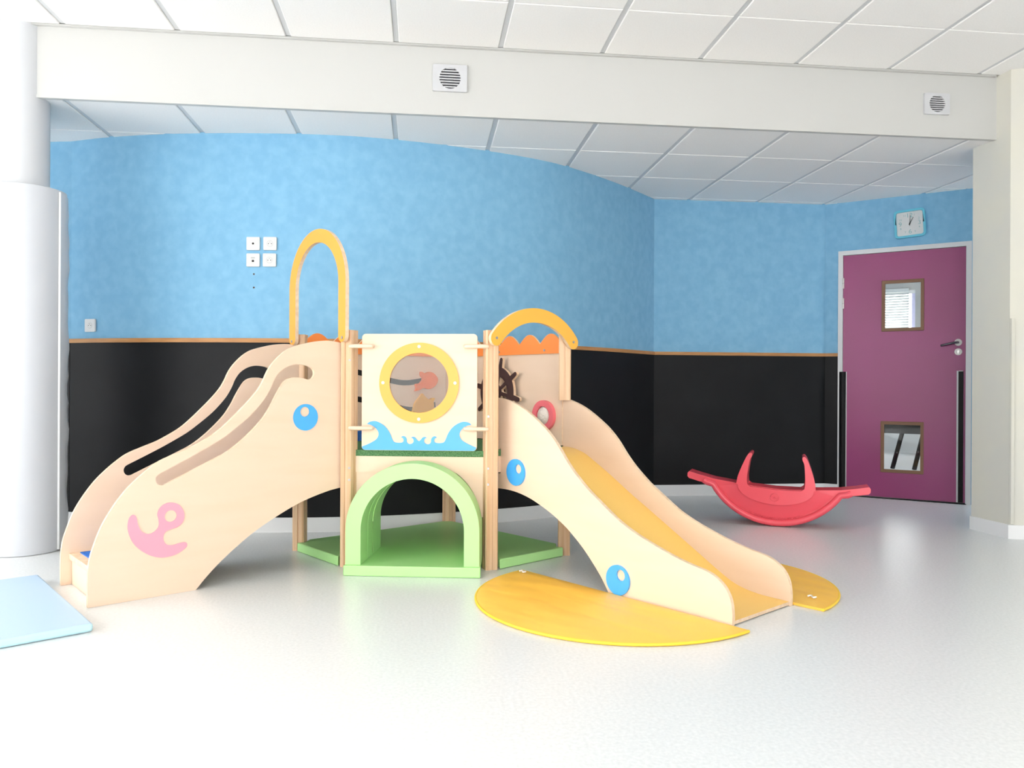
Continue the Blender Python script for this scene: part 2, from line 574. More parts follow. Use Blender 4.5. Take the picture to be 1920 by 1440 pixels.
ceiling('ceiling_lower', 'lower suspended ceiling of square white tiles above the alcove', -0.1687, -7, 8,
        [BY + 0.034, 5.137, 5.737, 6.337, 6.937], ZL, None, (-4.7, 4.75, BY + 0.03, 6.95))
ue = [3.981 - 0.6 * i for i in range(12)]
ceiling('ceiling', 'main suspended ceiling of square white tiles', -0.153, -7, 8,
        sorted(ue)[:] + [BY - 0.024], ZU, None, (-4.7, 4.9, REAR_Y, BY))

# ------------------------------------------------------------------ rest of the room behind the camera: glazed walls
rw = empty('wall_rear', (0, REAR_Y, 0))
struct(rw, 'glazed rear wall behind the camera')


def wall_with_windows(parent, u0, u1, H, wins, to_xyz, m):
    """boxes around window openings; to_xyz maps (u, depth, z) box corners to a box call"""
    us = [u0] + [v for w in wins for v in (w[0], w[1])] + [u1]
    z0, z1 = wins[0][2], wins[0][3]
    to_xyz(parent, u0, u1, 0, z0, m)
    to_xyz(parent, u0, u1, z1, H, m)
    for i in range(0, len(us), 2):
        to_xyz(parent, us[i], us[i + 1], z0, z1, m)


def rear_box(parent, u0, u1, z0, z1, m):
    box('wall_section', u0, u1, -0.12, 0, z0, z1, m, parent)


wall_with_windows(rw, LEFT_X - 0.12, RIGHT_X + 0.12, 3.0, REAR_WINDOWS, rear_box, M['rear_wall'])
lw = empty('wall_side', (LEFT_X, 0, 0))
struct(lw, 'glazed side wall left of the camera')


def left_box(parent, u0, u1, z0, z1, m):
    box('wall_section', -0.12, 0, u0, u1, z0, z1, m, parent)


wall_with_windows(lw, REAR_Y, 6.0, 3.0, LEFT_WINDOWS, left_box, M['rear_wall'])
rt = box('wall_right', RIGHT_X, RIGHT_X + 0.12, REAR_Y, 4.76, 0, 3.0, M['rear_wall'])
struct(rt, 'plain white wall on the right, beyond the frame')
wn = 0
for (x0, x1, z0, z1) in REAR_WINDOWS:
    wn += 1
    w = empty('window_%d' % wn, ((x0 + x1) / 2, REAR_Y, z0))
    struct(w, 'wide window in the rear wall')
    hw = (x1 - x0) / 2
    for a, b, c_, d in ((-hw, -hw + 0.05, 0, z1 - z0), (hw - 0.05, hw, 0, z1 - z0), (-hw + .05, hw - .05, 0, 0.05), (-hw + .05, hw - .05, z1 - z0 - 0.05, z1 - z0), (-0.03, 0.03, 0.05, z1 - z0 - 0.05)):
        box('window_frame', a, b, -0.09, -0.03, c_, d, M['base'], w)
    box('pane', -hw + 0.05, hw - 0.05, -0.063, -0.059, 0.05, z1 - z0 - 0.05, M['glass'], w)
for (y0, y1, z0, z1) in LEFT_WINDOWS:
    wn += 1
    w = empty('window_%d' % wn, (LEFT_X, (y0 + y1) / 2, z0))
    struct(w, 'wide window in the side wall')
    hw = (y1 - y0) / 2
    for a, b, c_, d in ((-hw, -hw + 0.05, 0, z1 - z0), (hw - 0.05, hw, 0, z1 - z0), (-hw + .05, hw - .05, 0, 0.05), (-hw + .05, hw - .05, z1 - z0 - 0.05, z1 - z0), (-0.03, 0.03, 0.05, z1 - z0 - 0.05)):
        box('window_frame', -0.09, -0.03, a, b, c_, d, M['base'], w)
    box('pane', -0.063, -0.059, -hw + 0.05, hw - 0.05, 0.05, z1 - z0 - 0.05, M['glass'], w)

# ------------------------------------------------------------------ door
DROT = math.atan2(DD.y, DD.x)
door = empty('door_1', (DA.x, DA.y, 0), DROT)     # local x = along the wall, local -y = into the room
struct(door, 'plum door with two small windows in a grey-white frame')
F0, F1 = 0.107, 1.090
L0, L1, LT = 0.146, 1.050, 2.037
fr = empty('door_frame', parent=door)
box('jamb', F0, L0 - 0.002, -0.018, 0.10, 0, DOOR_TOP, M['door_frame'], fr)
box('jamb', L1 + 0.002, F1, -0.018, 0.10, 0, DOOR_TOP, M['door_frame'], fr)
box('head', L0 - 0.002, L1 + 0.002, -0.018, 0.10, LT + 0.003, DOOR_TOP, M['door_frame'], fr)
WIN = [(0.444, 0.757, 1.384, 1.805), (0.441, 0.759, 0.218, 0.641)]
rf = lambda x, z, o: (x, o, z)
holes = [[(a + .02, c_ + .02), (a + .02, d - .02), (b - .02, d - .02), (b - .02, c_ + .02)] for a, b, c_, d in WIN]
leaf = prism('door_leaf', [[(L0, 0.012), (L1, 0.012), (L1, LT), (L0, LT)]] + holes, rf, -0.004, 0.036, M['purple'], door, smooth=None)
for a, b, c_, d in WIN:
    prism('window_bead', [[(a, c_), (b, c_), (b, d), (a, d)], [(a + .026, c_ + .027), (a + .026, d - .027), (b - .024, d - .027), (b - .024, c_ + .027)]], rf, -0.014, 0.012, M['door_trim'], leaf, smooth=None, bevel=0.003)
    box('pane', a + .022, b - .022, 0.013, 0.018, c_ + .022, d - .022, M['glass'], leaf)
# handle
ros = prism('handle_rosette', [circle(0.999, 1.282, 0.027, 28)], rf, -0.012, -0.004, M['rosette'], door, smooth=40)
tube('lever', [(0.999, -0.012, 1.282), (0.997, -0.05, 1.281), (0.975, -0.058, 1.278), (0.93, -0.058, 1.268), (0.892, -0.058, 1.259), (0.884, -0.052, 1.257)], 0.009, M['dark_metal'], ros, 12)
ky = prism('keyhole_rosette', [circle(1.0, 1.207, 0.027, 28)], rf, -0.010, -0.004, M['rosette'], door, smooth=40)
prism('key_cylinder', [circle(1.0, 1.211, 0.008, 16)], rf, -0.013, -0.010, M['steel'], ky)
box('key_slot', 0.996, 1.004, -0.0125, -0.010, 1.190, 1.206, M['steel'], ky)
for zc in (1.803, 1.632, 0.30):
    h = tube('hinge', [(0.146, -0.013, zc - 0.044), (0.146, -0.013, zc + 0.044)], 0.009, M['rosette'], door, 12)
    tube('hinge_seam', [(0.146, -0.013, zc - 0.002), (0.146, -0.013, zc + 0.002)], 0.0095, M['plate_grey'], h, 12)
# finger guards: black bellows with white edge strips
g = prism('finger_guard', [spline([(0.119, -0.018), (0.127, -0.032), (0.145, -0.038), (0.163, -0.032), (0.171, -0.0055)], 5)], lambda x, y, z: (x, y, z), 0.03, 1.052, M['black_rubber'], door, smooth=40)
box('edge_strip', 0.171, 0.177, -0.012, -0.0045, 0.03, 1.052, M['door_frame'], g)
g = box('finger_guard', 1.002, 1.036, -0.016, -0.0045, 0.014, 1.052, M['black_rubber'], door)
box('edge_strip', 0.990, 1.002, -0.011, -0.0045, 0.014, 1.056, M['door_frame'], g)
box('end_cap', 1.004, 1.034, -0.017, -0.0045, 1.052, 1.057, M['rosette'], g)
box('threshold', L0, L1 + 0.01, -0.02, 0.05, 0.0005, 0.006, M['black_rubber'], door)

# ------------------------------------------------------------------ room behind the door (seen through the two panes)
nx_ = empty('wall_next', (DA.x, DA.y, 0), DROT)
struct(nx_, 'white walls of the room seen through the door panes')
NW = 5.0
WS0, WS1, WZ0, WZ1 = -1.75, 0.235, 0.85, 2.27
for a, b, z0, z1 in ((-2.2, WS0, 0, 2.6), (WS1, 3.0, 0, 2.6), (WS0, WS1, 0, WZ0), (WS0, WS1, WZ1, 2.6)):
    box('wall_section', a, b, NW, NW + 0.12, z0, z1, M['white'], nx_)
box('wall_section', -2.32, -2.2, 1.6, NW + 0.12, 0, 2.6, M['white'], nx_)
box('wall_section', 3.0, 3.12, 0.16, NW + 0.12, 0, 2.6, M['white'], nx_)
box('ceiling_panel', -2.32, 3.12, 0.13, NW + 0.12, 2.6, 2.7, M['slab'], nx_)
wn += 1
wnx = empty('window_%d' % wn, (DA.x, DA.y, 0), DROT)
struct(wnx, 'far window with white venetian blind, seen through the upper door pane')
box('window_frame', WS0, WS1, NW + 0.03, NW + 0.09, WZ0, WZ0 + 0.05, M['base'], wnx)
box('window_frame', WS0, WS1, NW + 0.03, NW + 0.09, WZ1 - 0.05, WZ1, M['base'], wnx)
box('window_frame', WS1 - 0.045, WS1, NW + 0.02, NW + 0.09, WZ0 + .05, WZ1 - .05, M['mauve'], wnx)
box('window_frame', WS0, WS0 + 0.06, NW + 0.02, NW + 0.09, WZ0 + .05, WZ1 - .05, M['base'], wnx)
box('pane', WS0 + .06, WS1 - .045, NW + 0.055, NW + 0.060, WZ0 + .05, WZ1 - .05, M['glass'], wnx)
bl = empty('venetian_blind', (DA.x, DA.y, 0), DROT)
tag(bl, 'white venetian blind hanging in the room behind the door', 'blind')
box('head_rail', WS0 + .03, WS1 - 0.075, NW - 0.05, NW - 0.005, WZ1 - 0.03, WZ1 + 0.02, M['blind'], bl)
bm = bmesh.new()
v = [bm.verts.new(p) for p in ((0, -0.009, -0.0165), (WS1 - 0.075 - WS0 - 0.03, -0.009, -0.0165), (WS1 - 0.075 - WS0 - 0.03, 0.009, 0.0165), (0, 0.009, 0.0165),
                               (0, -0.0080, -0.0160), (WS1 - 0.075 - WS0 - 0.03, -0.0080, -0.0160), (WS1 - 0.075 - WS0 - 0.03, 0.0100, 0.0170), (0, 0.0100, 0.0170))]
for f in ((0, 3, 2, 1), (4, 5, 6, 7), (0, 1, 5, 4), (1, 2, 6, 5), (2, 3, 7, 6), (3, 0, 4, 7)):
    bm.faces.new([v[i] for i in f])
sl0 = finish(bm, 'slat', M['blind'], bl)
sl0.location = (WS0 + 0.03, NW - 0.028, WZ1 - 0.05)
for i in range(1, 38):
    c_ = sl0.copy()
    COL.objects.link(c_)
    c_.parent = bl
    c_.location = (WS0 + 0.03, NW - 0.028, WZ1 - 0.05 - i * 0.036)
# low black bench-table
st = empty('low_table', (DA.x + DD.x * 0.30 - DN.x * 2.6, DA.y + DD.y * 0.30 - DN.y * 2.6, 0), DROT)
tag(st, 'low black table with splayed legs seen through the lower door pane', 'table')
box('tabletop', -0.55, 0.75, -0.05, 0.55, 0.50, 0.54, M['stool'], st, bevel=0.008)
box('apron', -0.30, 0.66, 0.0, 0.03, 0.40, 0.50, M['stool'], st)
box('apron', -0.30, 0.66, 0.46, 0.49, 0.40, 0.50, M['stool'], st)
for lx_, ly_, dx_ in ((0.03, 0.03, -0.10), (0.24, 0.03, -0.09), (0.22, 0.46, 0.05), (0.60, 0.46, 0.08)):
    tube('leg', [(lx_, ly_, 0.42), (lx_ + dx_, ly_, 0.0)], 0.024, M['stool'], st, 10)

# ------------------------------------------------------------------ play structure
TX, TY, PH = -0.0089, 4.008, -0.173
A_, W_, D1 = 0.362, 0.738, 0.368
TZ = 1.203
play = empty('play_structure', (TX, TY, 0), PH)
tag(play, 'birch plywood play tower with stairs, porthole panel and yellow slide', 'playground')


def tower_world(lx, ly):
    c_, s_ = math.cos(PH), math.sin(PH)
    return (TX + c_ * lx - s_ * ly, TY + s_ * lx + c_ * ly)


def post_profile(h=0.033, g=0.004, gd=0.004, b=0.006):
    """square section with chamfered corners and a groove down every face"""
    side = [(-h + b, -h), (-g, -h), (-g, -h + gd), (g, -h + gd), (g, -h), (h - b, -h)]
    out = []
    for q in range(4):
        c_, s_ = [(1, 0), (0, 1), (-1, 0), (0, -1)][q]
        out += [(x * c_ - y * s_, x * s_ + y * c_) for x, y in side]
    return out


prof = post_profile()
for lx, ly, rot in ((-A_, 0, -22.5), (A_, 0, 22.5), (-W_, D1, 0), (W_, D1, 0), (0, D1 + W_, 45)):
    r = math.radians(rot)
    pr = [(x * math.cos(r) - y * math.sin(r) + lx, x * math.sin(r) + y * math.cos(r) + ly) for x, y in prof]
    if lx == W_:
        # half-lapped where the far slide panel is let into the post
        def side(p):
            return (p[0] - (A_ + 0.092 * K)) * K + (p[1] - 0.092 * K) * K - 0.4590
        cut = []
        for i in range(len(pr)):
            a, b = pr[i], pr[(i + 1) % len(pr)]
            sa_, sb_ = side(a), side(b)
            if sa_ >= 0:
                cut.append(a)
            if sa_ * sb_ < 0:
                f_ = sa_ / (sa_ - sb_)
                cut.append((a[0] + (b[0] - a[0]) * f_, a[1] + (b[1] - a[1]) * f_))
        bm = bmesh.new()
        bm_prism(bm, [pr], flat(0), 0.0, 0.392)
        bm_prism(bm, [cut], flat(0), 0.392, 0.846)
        bm_prism(bm, [pr], flat(0), 0.846, TZ)
        finish(bm, 'post', M['pine'], play)
        continue
    prism('post', [pr], flat(0), 0.0, TZ, [M['pine']], play, smooth=None)

# deck
DECK = [(-A_ + .02, 0.0), (A_ - .02, 0.0), (A_ + 0.018, 0.048), (0.409, 0.083), (W_ - .012, D1 - .04), (W_ - .03, D1 + .03), (0, D1 + W_ - .03), (-W_ + .03, D1 + .03), (-W_ + .012, D1 - .04), (-0.409, 0.083), (-A_ - 0.018, 0.048)]
dk = prism('deck', [DECK], flat(0), 0.48, 0.5625, M['ply'], play, smooth=None)
prism('carpet', [DECK], flat(0), 0.563, 0.594, M['carpet'], play, smooth=None)

# lower front panel with arch cut-out
arch_cut = circle(0, 0.225, 0.318, 28, math.radians(6), math.radians(174), True)
lower = [(-0.33, 0.26), (-0.33, 0.556), (0.33, 0.556), (0.33, 0.26)] + arch_cut
prism('front_arch_panel', [lower], frame(0, 0, 1, 0, 0, 1), 0.004, 0.022, [M['ply'], M['ply_edge']], play, mi=(0, 0, 1))

# porthole panel
ff = frame(0, 0, 1, 0, 0, 1)
RC = (0.0, 0.937)
pp = prism('porthole_panel', [rrect(-0.294, 0.294, 0.594, 1.185, 0.02), circle(RC[0], RC[1], 0.155, 64)[::-1]], ff, -0.012, 0.006, [M['ply'], M['ply_edge']], play, mi=(0, 0, 1), smooth=30)
prism('porthole_ring', [circle(*RC, 0.203, 72), circle(*RC, 0.151, 72)[::-1]], ff, -0.021, -0.012, [M['ring_yellow'], M['ply_edge']], pp, mi=(0, 0, 0), smooth=30)
prism('pane', [circle(*RC, 0.156, 64)], ff, -0.006, -0.003, M['porthole'], pp, smooth=30)
for a in (0, 90, 180, 270):
    cx, cz = RC[0] + 0.1835 * math.cos(math.radians(a)), RC[1] + 0.1835 * math.sin(math.radians(a))
    prism('screw_cap', [circle(cx, cz, 0.008, 14)], ff, -0.024, -0.021, M['logo'], pp)
WAVE = [(-0.266, 0.727), (-0.252, 0.738), (-0.225, 0.742), (-0.197, 0.732), (-0.17, 0.712), (-0.149, 0.683), (-0.135, 0.649), (-0.124, 0.636), (-0.101, 0.633), (-0.083, 0.636), (-0.078, 0.647), (-0.083, 0.658), (-0.091, 0.661), (-0.083, 0.667), (-0.072, 0.665), (-0.063, 0.654), (-0.061, 0.636), (-0.049, 0.627), (-0.035, 0.63), (-0.027, 0.639), (-0.028, 0.651), (-0.033, 0.657), (-0.04, 0.659), (-0.031, 0.664), (-0.019, 0.661), (-0.01, 0.65), (-0.0, 0.642)]
RIGHTW = [(-x, z) for x, z in WAVE[::-1]][1:]
LOWW = [(0.247, 0.723), (0.225, 0.71), (0.209, 0.69), (0.207, 0.67), (0.22, 0.648), (0.256, 0.627), (0.292, 0.612)]
base_w = [(0.286, 0.599), (0.277, 0.5955), (-0.277, 0.5955), (-0.286, 0.599)]
outline = spline(WAVE + RIGHTW, 3) + spline(LOWW, 3) + base_w + spline([(-x, z) for x, z in LOWW[::-1]], 3)
prism('wave_cutout', [outline], ff, -0.0155, -0.012, M['sky_blue'], pp, smooth=30)
for sx in (-1, 1):
    for z in (1.121, 0.707):
        tube('peg', [(sx * 0.236, -0.026, z), (sx * 0.239, -0.038, z), (sx * 0.26, -0.041, z), (sx * 0.335, -0.043, z), (sx * 0.346, -0.040, z), (sx * 0.348, -0.02, z)], 0.0105, M['ply'], pp, 12)

# stairs (left): plane offsets measured along (-K, K) from the front-left post
SP = (-A_ - 0.033 * K, 0.033 * K)
sf = frame(SP[0], SP[1], -K, -K, -K, K)
S_OUT = [(0.018, 1.134), (0.044, 1.142), (0.099, 1.1476), (0.168, 1.1417), (0.240, 1.1257), (0.296, 1.1083), (0.333, 1.0876), (0.3693, 1.0565), (0.4007, 1.0216), (0.4229, 0.9871), (0.4448, 0.9403), (0.4709, 0.898), (0.5141, 0.848), (0.5608, 0.8008), (0.615, 0.7486), (0.6642, 0.7073), (0.7165, 0.675), (0.7756, 0.6445), (0.8373, 0.6205), (0.9124, 0.590), (0.9672, 0.5517), (1.0209, 0.5042), (1.063, 0.4586), (1.1077, 0.3955), (1.1448, 0.329), (1.170, 0.262), (1.187, 0.205), (1.1945, 0.148), (1.196, 0.10), (1.1957, 0.054), (1.1945, 0.0005)]
S_ARC = [(0.756, 0.0005), (0.6953, 0.0646), (0.6185, 0.1327), (0.5006, 0.2189), (0.3766, 0.2883), (0.2479, 0.346), (0.1117, 0.386), (0.018, 0.402)]
S_SLU = [(0.2051, 1.0136), (0.2250, 1.0205), (0.2723, 1.0250), (0.3188, 1.0146), (0.3599, 0.988), (0.3869, 0.9513), (0.4046, 0.9107), (0.4311, 0.8641), (0.4705, 0.816), (0.5137, 0.7728), (0.5731, 0.7246), (0.6312, 0.6816), (0.6963, 0.6439), (0.7597, 0.6100), (0.837, 0.572), (0.9121, 0.536)]
S_SLL = [(0.893, 0.484), (0.8368, 0.510), (0.7594, 0.546), (0.6798, 0.583), (0.6143, 0.6153), (0.5516, 0.6596), (0.4918, 0.7135), (0.4439, 0.7648), (0.4086, 0.8171), (0.3819, 0.868), (0.3595, 0.9065), (0.3368, 0.9388), (0.3092, 0.9563), (0.272, 0.961), (0.2389, 0.9569), (0.2151, 0.9505)]


def slot_loop(up, lowp):
    """rounded ends between the two sides of the hand slot"""
    u = spline(up, 5)
    l = spline(lowp, 5)

    def cap(a, b, n=7, bulge=1.0):
        A, B = Vector(a), Vector(b)
        c_ = (A + B) / 2
        r = (A - B).length / 2
        d = (A - c_).normalized()
        pr_ = Vector((-d.y, d.x)) * bulge
        return [tuple(c_ + d * r * math.cos(math.pi * i / (n + 1)) + pr_ * r * math.sin(math.pi * i / (n + 1))) for i in range(1, n + 1)]
    # bulge directions: far end towards +t, near end towards -t
    e1 = cap(u[-1], l[0])
    if e1[3][0] < min(u[-1][0], l[0][0]):
        e1 = cap(u[-1], l[0], bulge=-1)
    e2 = cap(l[-1], u[0])
    if e2[3][0] > max(l[-1][0], u[0][0]):
        e2 = cap(l[-1], u[0], bulge=-1)
    return u + e1 + l + e2


S_LOOP = spline(S_OUT, 4) + spline(S_ARC, 5) + [(0.018, 0.476), (0.027, 0.482), (0.027, 0.590), (0.018, 0.597)]
S_SLOT = slot_loop(S_SLU, S_SLL)
stair_near = prism('stair_side_panel', [S_LOOP, S_SLOT], sf, 0.0, 0.018, [M['ply'], M['ply_edge']], play, mi=(0, 0, 1))
stair_far = prism('stair_side_panel', [S_LOOP, S_SLOT], sf, 0.472, 0.490, [M['ply'], M['ply_edge']], play, mi=(0, 0, 1))
ANCH = [(1.022, 0.3677), (1.0113, 0.3608), (1.0066, 0.347), (1.0022, 0.3236), (0.9895, 0.2955), (0.9659, 0.2792), (0.9441, 0.2803), (0.9239, 0.2953), (0.9166, 0.3138), (0.9186, 0.3372), (0.9231, 0.3571), (0.9169, 0.3797), (0.9003, 0.3974), (0.8704, 0.4054), (0.8362, 0.395), (0.815, 0.3692), (0.8083, 0.3408), (0.8147, 0.3139), (0.8357, 0.2946), (0.8623, 0.2879), (0.8848, 0.2809), (0.8959, 0.2647), (0.8958, 0.2414), (0.8826, 0.2221), (0.8581, 0.2169), (0.8315, 0.2213), (0.8085, 0.223), (0.7968, 0.2167), (0.7968, 0.2028), (0.8122, 0.1891), (0.8427, 0.1736), (0.8805, 0.1672), (0.9178, 0.1706), (0.9546, 0.1855), (0.9909, 0.2116), (1.0179, 0.2419), (1.034, 0.2743), (1.043, 0.3095), (1.042, 0.3396), (1.0344, 0.3595)]
prism('anchor_cutout', [spline(ANCH, 3, True), circle(0.867, 0.3455, 0.0256, 28)[::-1]], sf, -0.004, 0.0, M['pink'], stair_near)


def eye(fn, parent, cx, cz, r, hx, hz, hr, o0, o1, bev=0.004):
    e = prism('eye_disc', [circle(cx, cz, r, 48), circle(hx, hz, hr, 32)[::-1]], fn, o0, o1, M['eye_blue'], parent, smooth=40, bevel=bev)
    return e


eye(sf, stair_near, 0.2256, 0.764, 0.0655, 0.2303, 0.7915, 0.0245, -0.005, 0.0, 0.0)
# treads and risers
for i, (t_front, zt) in enumerate(((1.150, 0.148), (0.860, 0.297), (0.570, 0.446))):
    tr = prism('tread', [[(t_front + 0.012, 0.020), (t_front + 0.012, 0.470), (t_front - 0.292, 0.470), (t_front - 0.292, 0.020)]],
               lambda t, o, z: sf(t, z, o), zt - 0.03, zt - 0.004, M['ply_edge'], play, smooth=None)
    prism('tread_carpet', [[(t_front - 0.03, 0.05), (t_front - 0.03, 0.452), (t_front - 0.287, 0.452), (t_front - 0.287, 0.05)]],
          lambda t, o, z: sf(t, z, o), zt - 0.004, zt, M['blue_carpet'], tr, smooth=None)
    z0 = 0.001 if i == 0 else zt - 0.149
    prism('riser', [[(t_front, 0.020), (t_front, 0.470), (t_front - 0.016, 0.470), (t_front - 0.016, 0.020)]],
          lambda t, o, z: sf(t, z, o), z0, zt - 0.03, M['ply'], play, smooth=None)
prism('riser', [[(0.28, 0.020), (0.28, 0.470), (0.264, 0.470), (0.264, 0.020)]], lambda t, o, z: sf(t, z, o), 0.446, 0.56, M['ply'], play, smooth=None)
prism('top_tread', [[(0.29, 0.020), (0.29, 0.470), (0.03, 0.470), (0.03, 0.020)]], lambda t, o, z: sf(t, z, o), 0.562, 0.59, M['blue_carpet'], play, smooth=None)

# slide (right)
RP = (A_ + 0.092 * K, 0.092 * K)
rfm = frame(RP[0], RP[1], K, -K, K, K)
R_OUT = [(-0.058, 0.8618), (-0.017, 0.8583), (0.0383, 0.8475), (0.106, 0.8265), (0.1654, 0.8010), (0.2172, 0.7725), (0.268, 0.741), (0.3179, 0.7065), (0.3668, 0.6628), (0.403, 0.6235), (0.4386, 0.581), (0.4853, 0.5325), (0.5311, 0.493), (0.5871, 0.449), (0.6471, 0.410), (0.7057, 0.3725), (0.7782, 0.3296), (0.868, 0.2901), (0.9638, 0.2574), (1.0555, 0.2296), (1.1435, 0.209), (1.2, 0.1995), (1.2362, 0.1909), (1.2731, 0.1741), (1.3093, 0.1441), (1.3318, 0.1042), (1.340, 0.0597), (1.341, 0.029), (1.340, 0.0005)]
R_ARC = [(0.7165, 0.0005), (0.7055, 0.0148), (0.6655, 0.0687), (0.6112, 0.1272), (0.5557, 0.179), (0.4989, 0.2237), (0.4409, 0.2631), (0.360, 0.306), (0.2709, 0.3434), (0.1881, 0.3709), (0.1026, 0.3882), (0.0212, 0.3950), (-0.058, 0.3940)]
R_NOTCH = [(-0.058, 0.4704), (-0.032, 0.4715), (-0.027, 0.477), (-0.027, 0.606), (-0.034, 0.596), (-0.058, 0.596)]
R_LOOP = spline(R_OUT, 4) + spline(R_ARC, 5) + R_NOTCH
slide_near = prism('slide_side_panel', [R_LOOP], rfm, 0.0, 0.018, [M['ply'], M['ply_edge']], play, mi=(0, 0, 1))
FAR_TOP = [(-0.062, 0.8455), (-0.0585, 0.856), (-0.050, 0.861), (-0.0015, 0.857)] + R_OUT[2:]
F_LOOP = spline(FAR_TOP, 4) + spline(R_ARC[:-1], 5) + [(-0.062, 0.394), (-0.062, 0.62), (-0.052, 0.6125), (-0.02, 0.611), (-0.012, 0.603), (-0.010, 0.592), (-0.010, 0.55), (-0.062, 0.55)]
F_LOOP = spline(FAR_TOP, 4) + spline(R_ARC[:-1], 5) + [(-0.010, 0.394), (-0.010, 0.592), (-0.012, 0.603), (-0.02, 0.611), (-0.052, 0.6125), (-0.062, 0.62)]
slide_far = prism('slide_side_panel', [F_LOOP], rfm, 0.440, 0.458, [M['ply'], M['ply_edge']], play, mi=(0, 0, 1))
CH = [(-0.075, 0.590), (-0.01, 0.5905), (0.034, 0.591), (0.088, 0.5838), (0.1537, 0.5643), (0.218, 0.5311), (0.324, 0.4722), (0.4729, 0.3825), (0.5862, 0.3185), (0.7526, 0.2231), (0.8792, 0.1503), (0.976, 0.0945), (1.0541, 0.0535), (1.1152, 0.034), (1.1844, 0.0235), (1.2515, 0.0205), (1.3075, 0.0195), (1.334, 0.0185)]
cs = spline(CH, 5)
bm = bmesh.new()
cols_ = []
for i, (t, z) in enumerate(cs):
    a = Vector(cs[max(i - 1, 0)])
    b = Vector(cs[min(i + 1, len(cs) - 1)])
    d = (b - a).normalized()
    nrm = Vector((-d.y, d.x))
    lo = (t - nrm.x * 0.014, max(z - nrm.y * 0.014, 0.002))
    cols_.append([bm.verts.new(rfm(t, z, 0.0185)), bm.verts.new(rfm(t, z, 0.4395)), bm.verts.new(rfm(lo[0], lo[1], 0.4395)), bm.verts.new(rfm(lo[0], lo[1], 0.0185))])
for i in range(len(cols_) - 1):
    for k_ in range(4):
        f = bm.faces.new([cols_[i][k_], cols_[i + 1][k_], cols_[i + 1][(k_ + 1) % 4], cols_[i][(k_ + 1) % 4]])
        f.material_index = 0 if k_ == 0 else 1
bm.faces.new(cols_[0]).material_index = 1
bm.faces.new(cols_[-1][::-1]).material_index = 1
finish(bm, 'slide_chute', [M['chute'], M['ply_edge']], play, smooth=30)
eye(rfm, slide_near, 0.0955, 0.489, 0.067, 0.116, 0.5075, 0.0235, -0.009, 0.0, 0.0)
eye(rfm, slide_near, 0.7695, 0.075, 0.066, 0.7875, 0.099, 0.0245, -0.009, 0.0, 0.0)
for (t, z) in ((-0.047, 0.776),):
    prism('screw', [circle(t, z, 0.006, 12)], rfm, 0.437, 0.440, M['screw'], slide_far)
prism('screw', [circle(1.318, 0.012, 0.005, 12)], rfm, 0.437, 0.440, M['screw'], slide_far)

# amber arch above the stair opening
LD = Vector((W_ - A_, -D1)).normalized()
lo0 = Vector((-W_, D1)) + Vector((-K, -K)) * 0.06
laf = frame(lo0.x, lo0.y, LD.x, LD.y, K, K)
AC, AZ, RO, RI = 0.285, 1.443, 0.302, 0.232
EZ = 1.176
arch_l = ([(AC + RO, EZ)] + circle(AC, AZ, RO, 36, 0, math.pi, True) + [(AC - RO, EZ)]
          + circle(AC - (RO + RI) / 2, EZ, (RO - RI) / 2, 10, math.pi, 2 * math.pi, True)[1:-1]
          + [(AC - RI, EZ)] + circle(AC, AZ, RI, 36, math.pi, 0, True) + [(AC + RI, EZ)]
          + circle(AC + (RO + RI) / 2, EZ, (RO - RI) / 2, 10, math.pi, 2 * math.pi, True)[1:-1])
al = prism('stair_arch', [arch_l], laf, 0.0, 0.02, [M['orange_lam'], M['ply_edge']], play, mi=(0, 0, 1))
for t in (AC - 0.272, AC + 0.272):
    prism('screw', [circle(t, 1.163, 0.008, 12)], laf, -0.003, 0.0, M['screw'], al)
# yellow arch above the slide opening
RD = Vector((W_ - A_, D1)).normalized()
ro0 = Vector((A_, 0)) + Vector((K, -K)) * 0.06
raf = frame(ro0.x, ro0.y, RD.x, RD.y, -K, K)
RR, HWD = 0.348, 0.037
cz0 = 1.2915 - RR
aa = math.asin(0.272 / RR)
ang0, ang1 = math.pi / 2 - aa, math.pi / 2 + aa
arch_r = (circle(0.259, cz0, RR + HWD, 40, ang0, ang1, True)
          + circle(0.259 + RR * math.cos(ang1), cz0 + RR * math.sin(ang1), HWD, 10, ang1, ang1 + math.pi, True)[1:-1]
          + circle(0.259, cz0, RR - HWD, 40, ang1, ang0, True)
          + circle(0.259 + RR * math.cos(ang0), cz0 + RR * math.sin(ang0), HWD, 10, ang0 + math.pi, ang0 + 2 * math.pi, True)[1:-1])
ar = prism('slide_arch', [arch_r], raf, 0.0, 0.02, [M['yellow_lam'], M['ply_edge']], play, mi=(0, 0, 1))
for t in (-0.013, 0.531):
    prism('screw', [circle(t, 1.163, 0.007, 12)], raf, -0.003, 0.0, M['screw'], ar)

# back walls with scalloped orange crest
BL = Vector((W_, W_)).length
def scallop(n=6, period=0.1735, first=0.101, zb=1.104, zv=1.161, zp=1.216):
    top = []
    x0 = first - period / 2 - 0.002
    N = 14
    for i in range(n):
        for j in range(N):
            u = j / N
            h = abs(math.sin(math.pi * u)) ** 1.05
            top.append((x0 + (i + u) * period, zv + (zp - zv) * h))
    top.append((x0 + n * period, zv))
    return [(x0, zb)] + top + [(x0 + n * period, zb)]


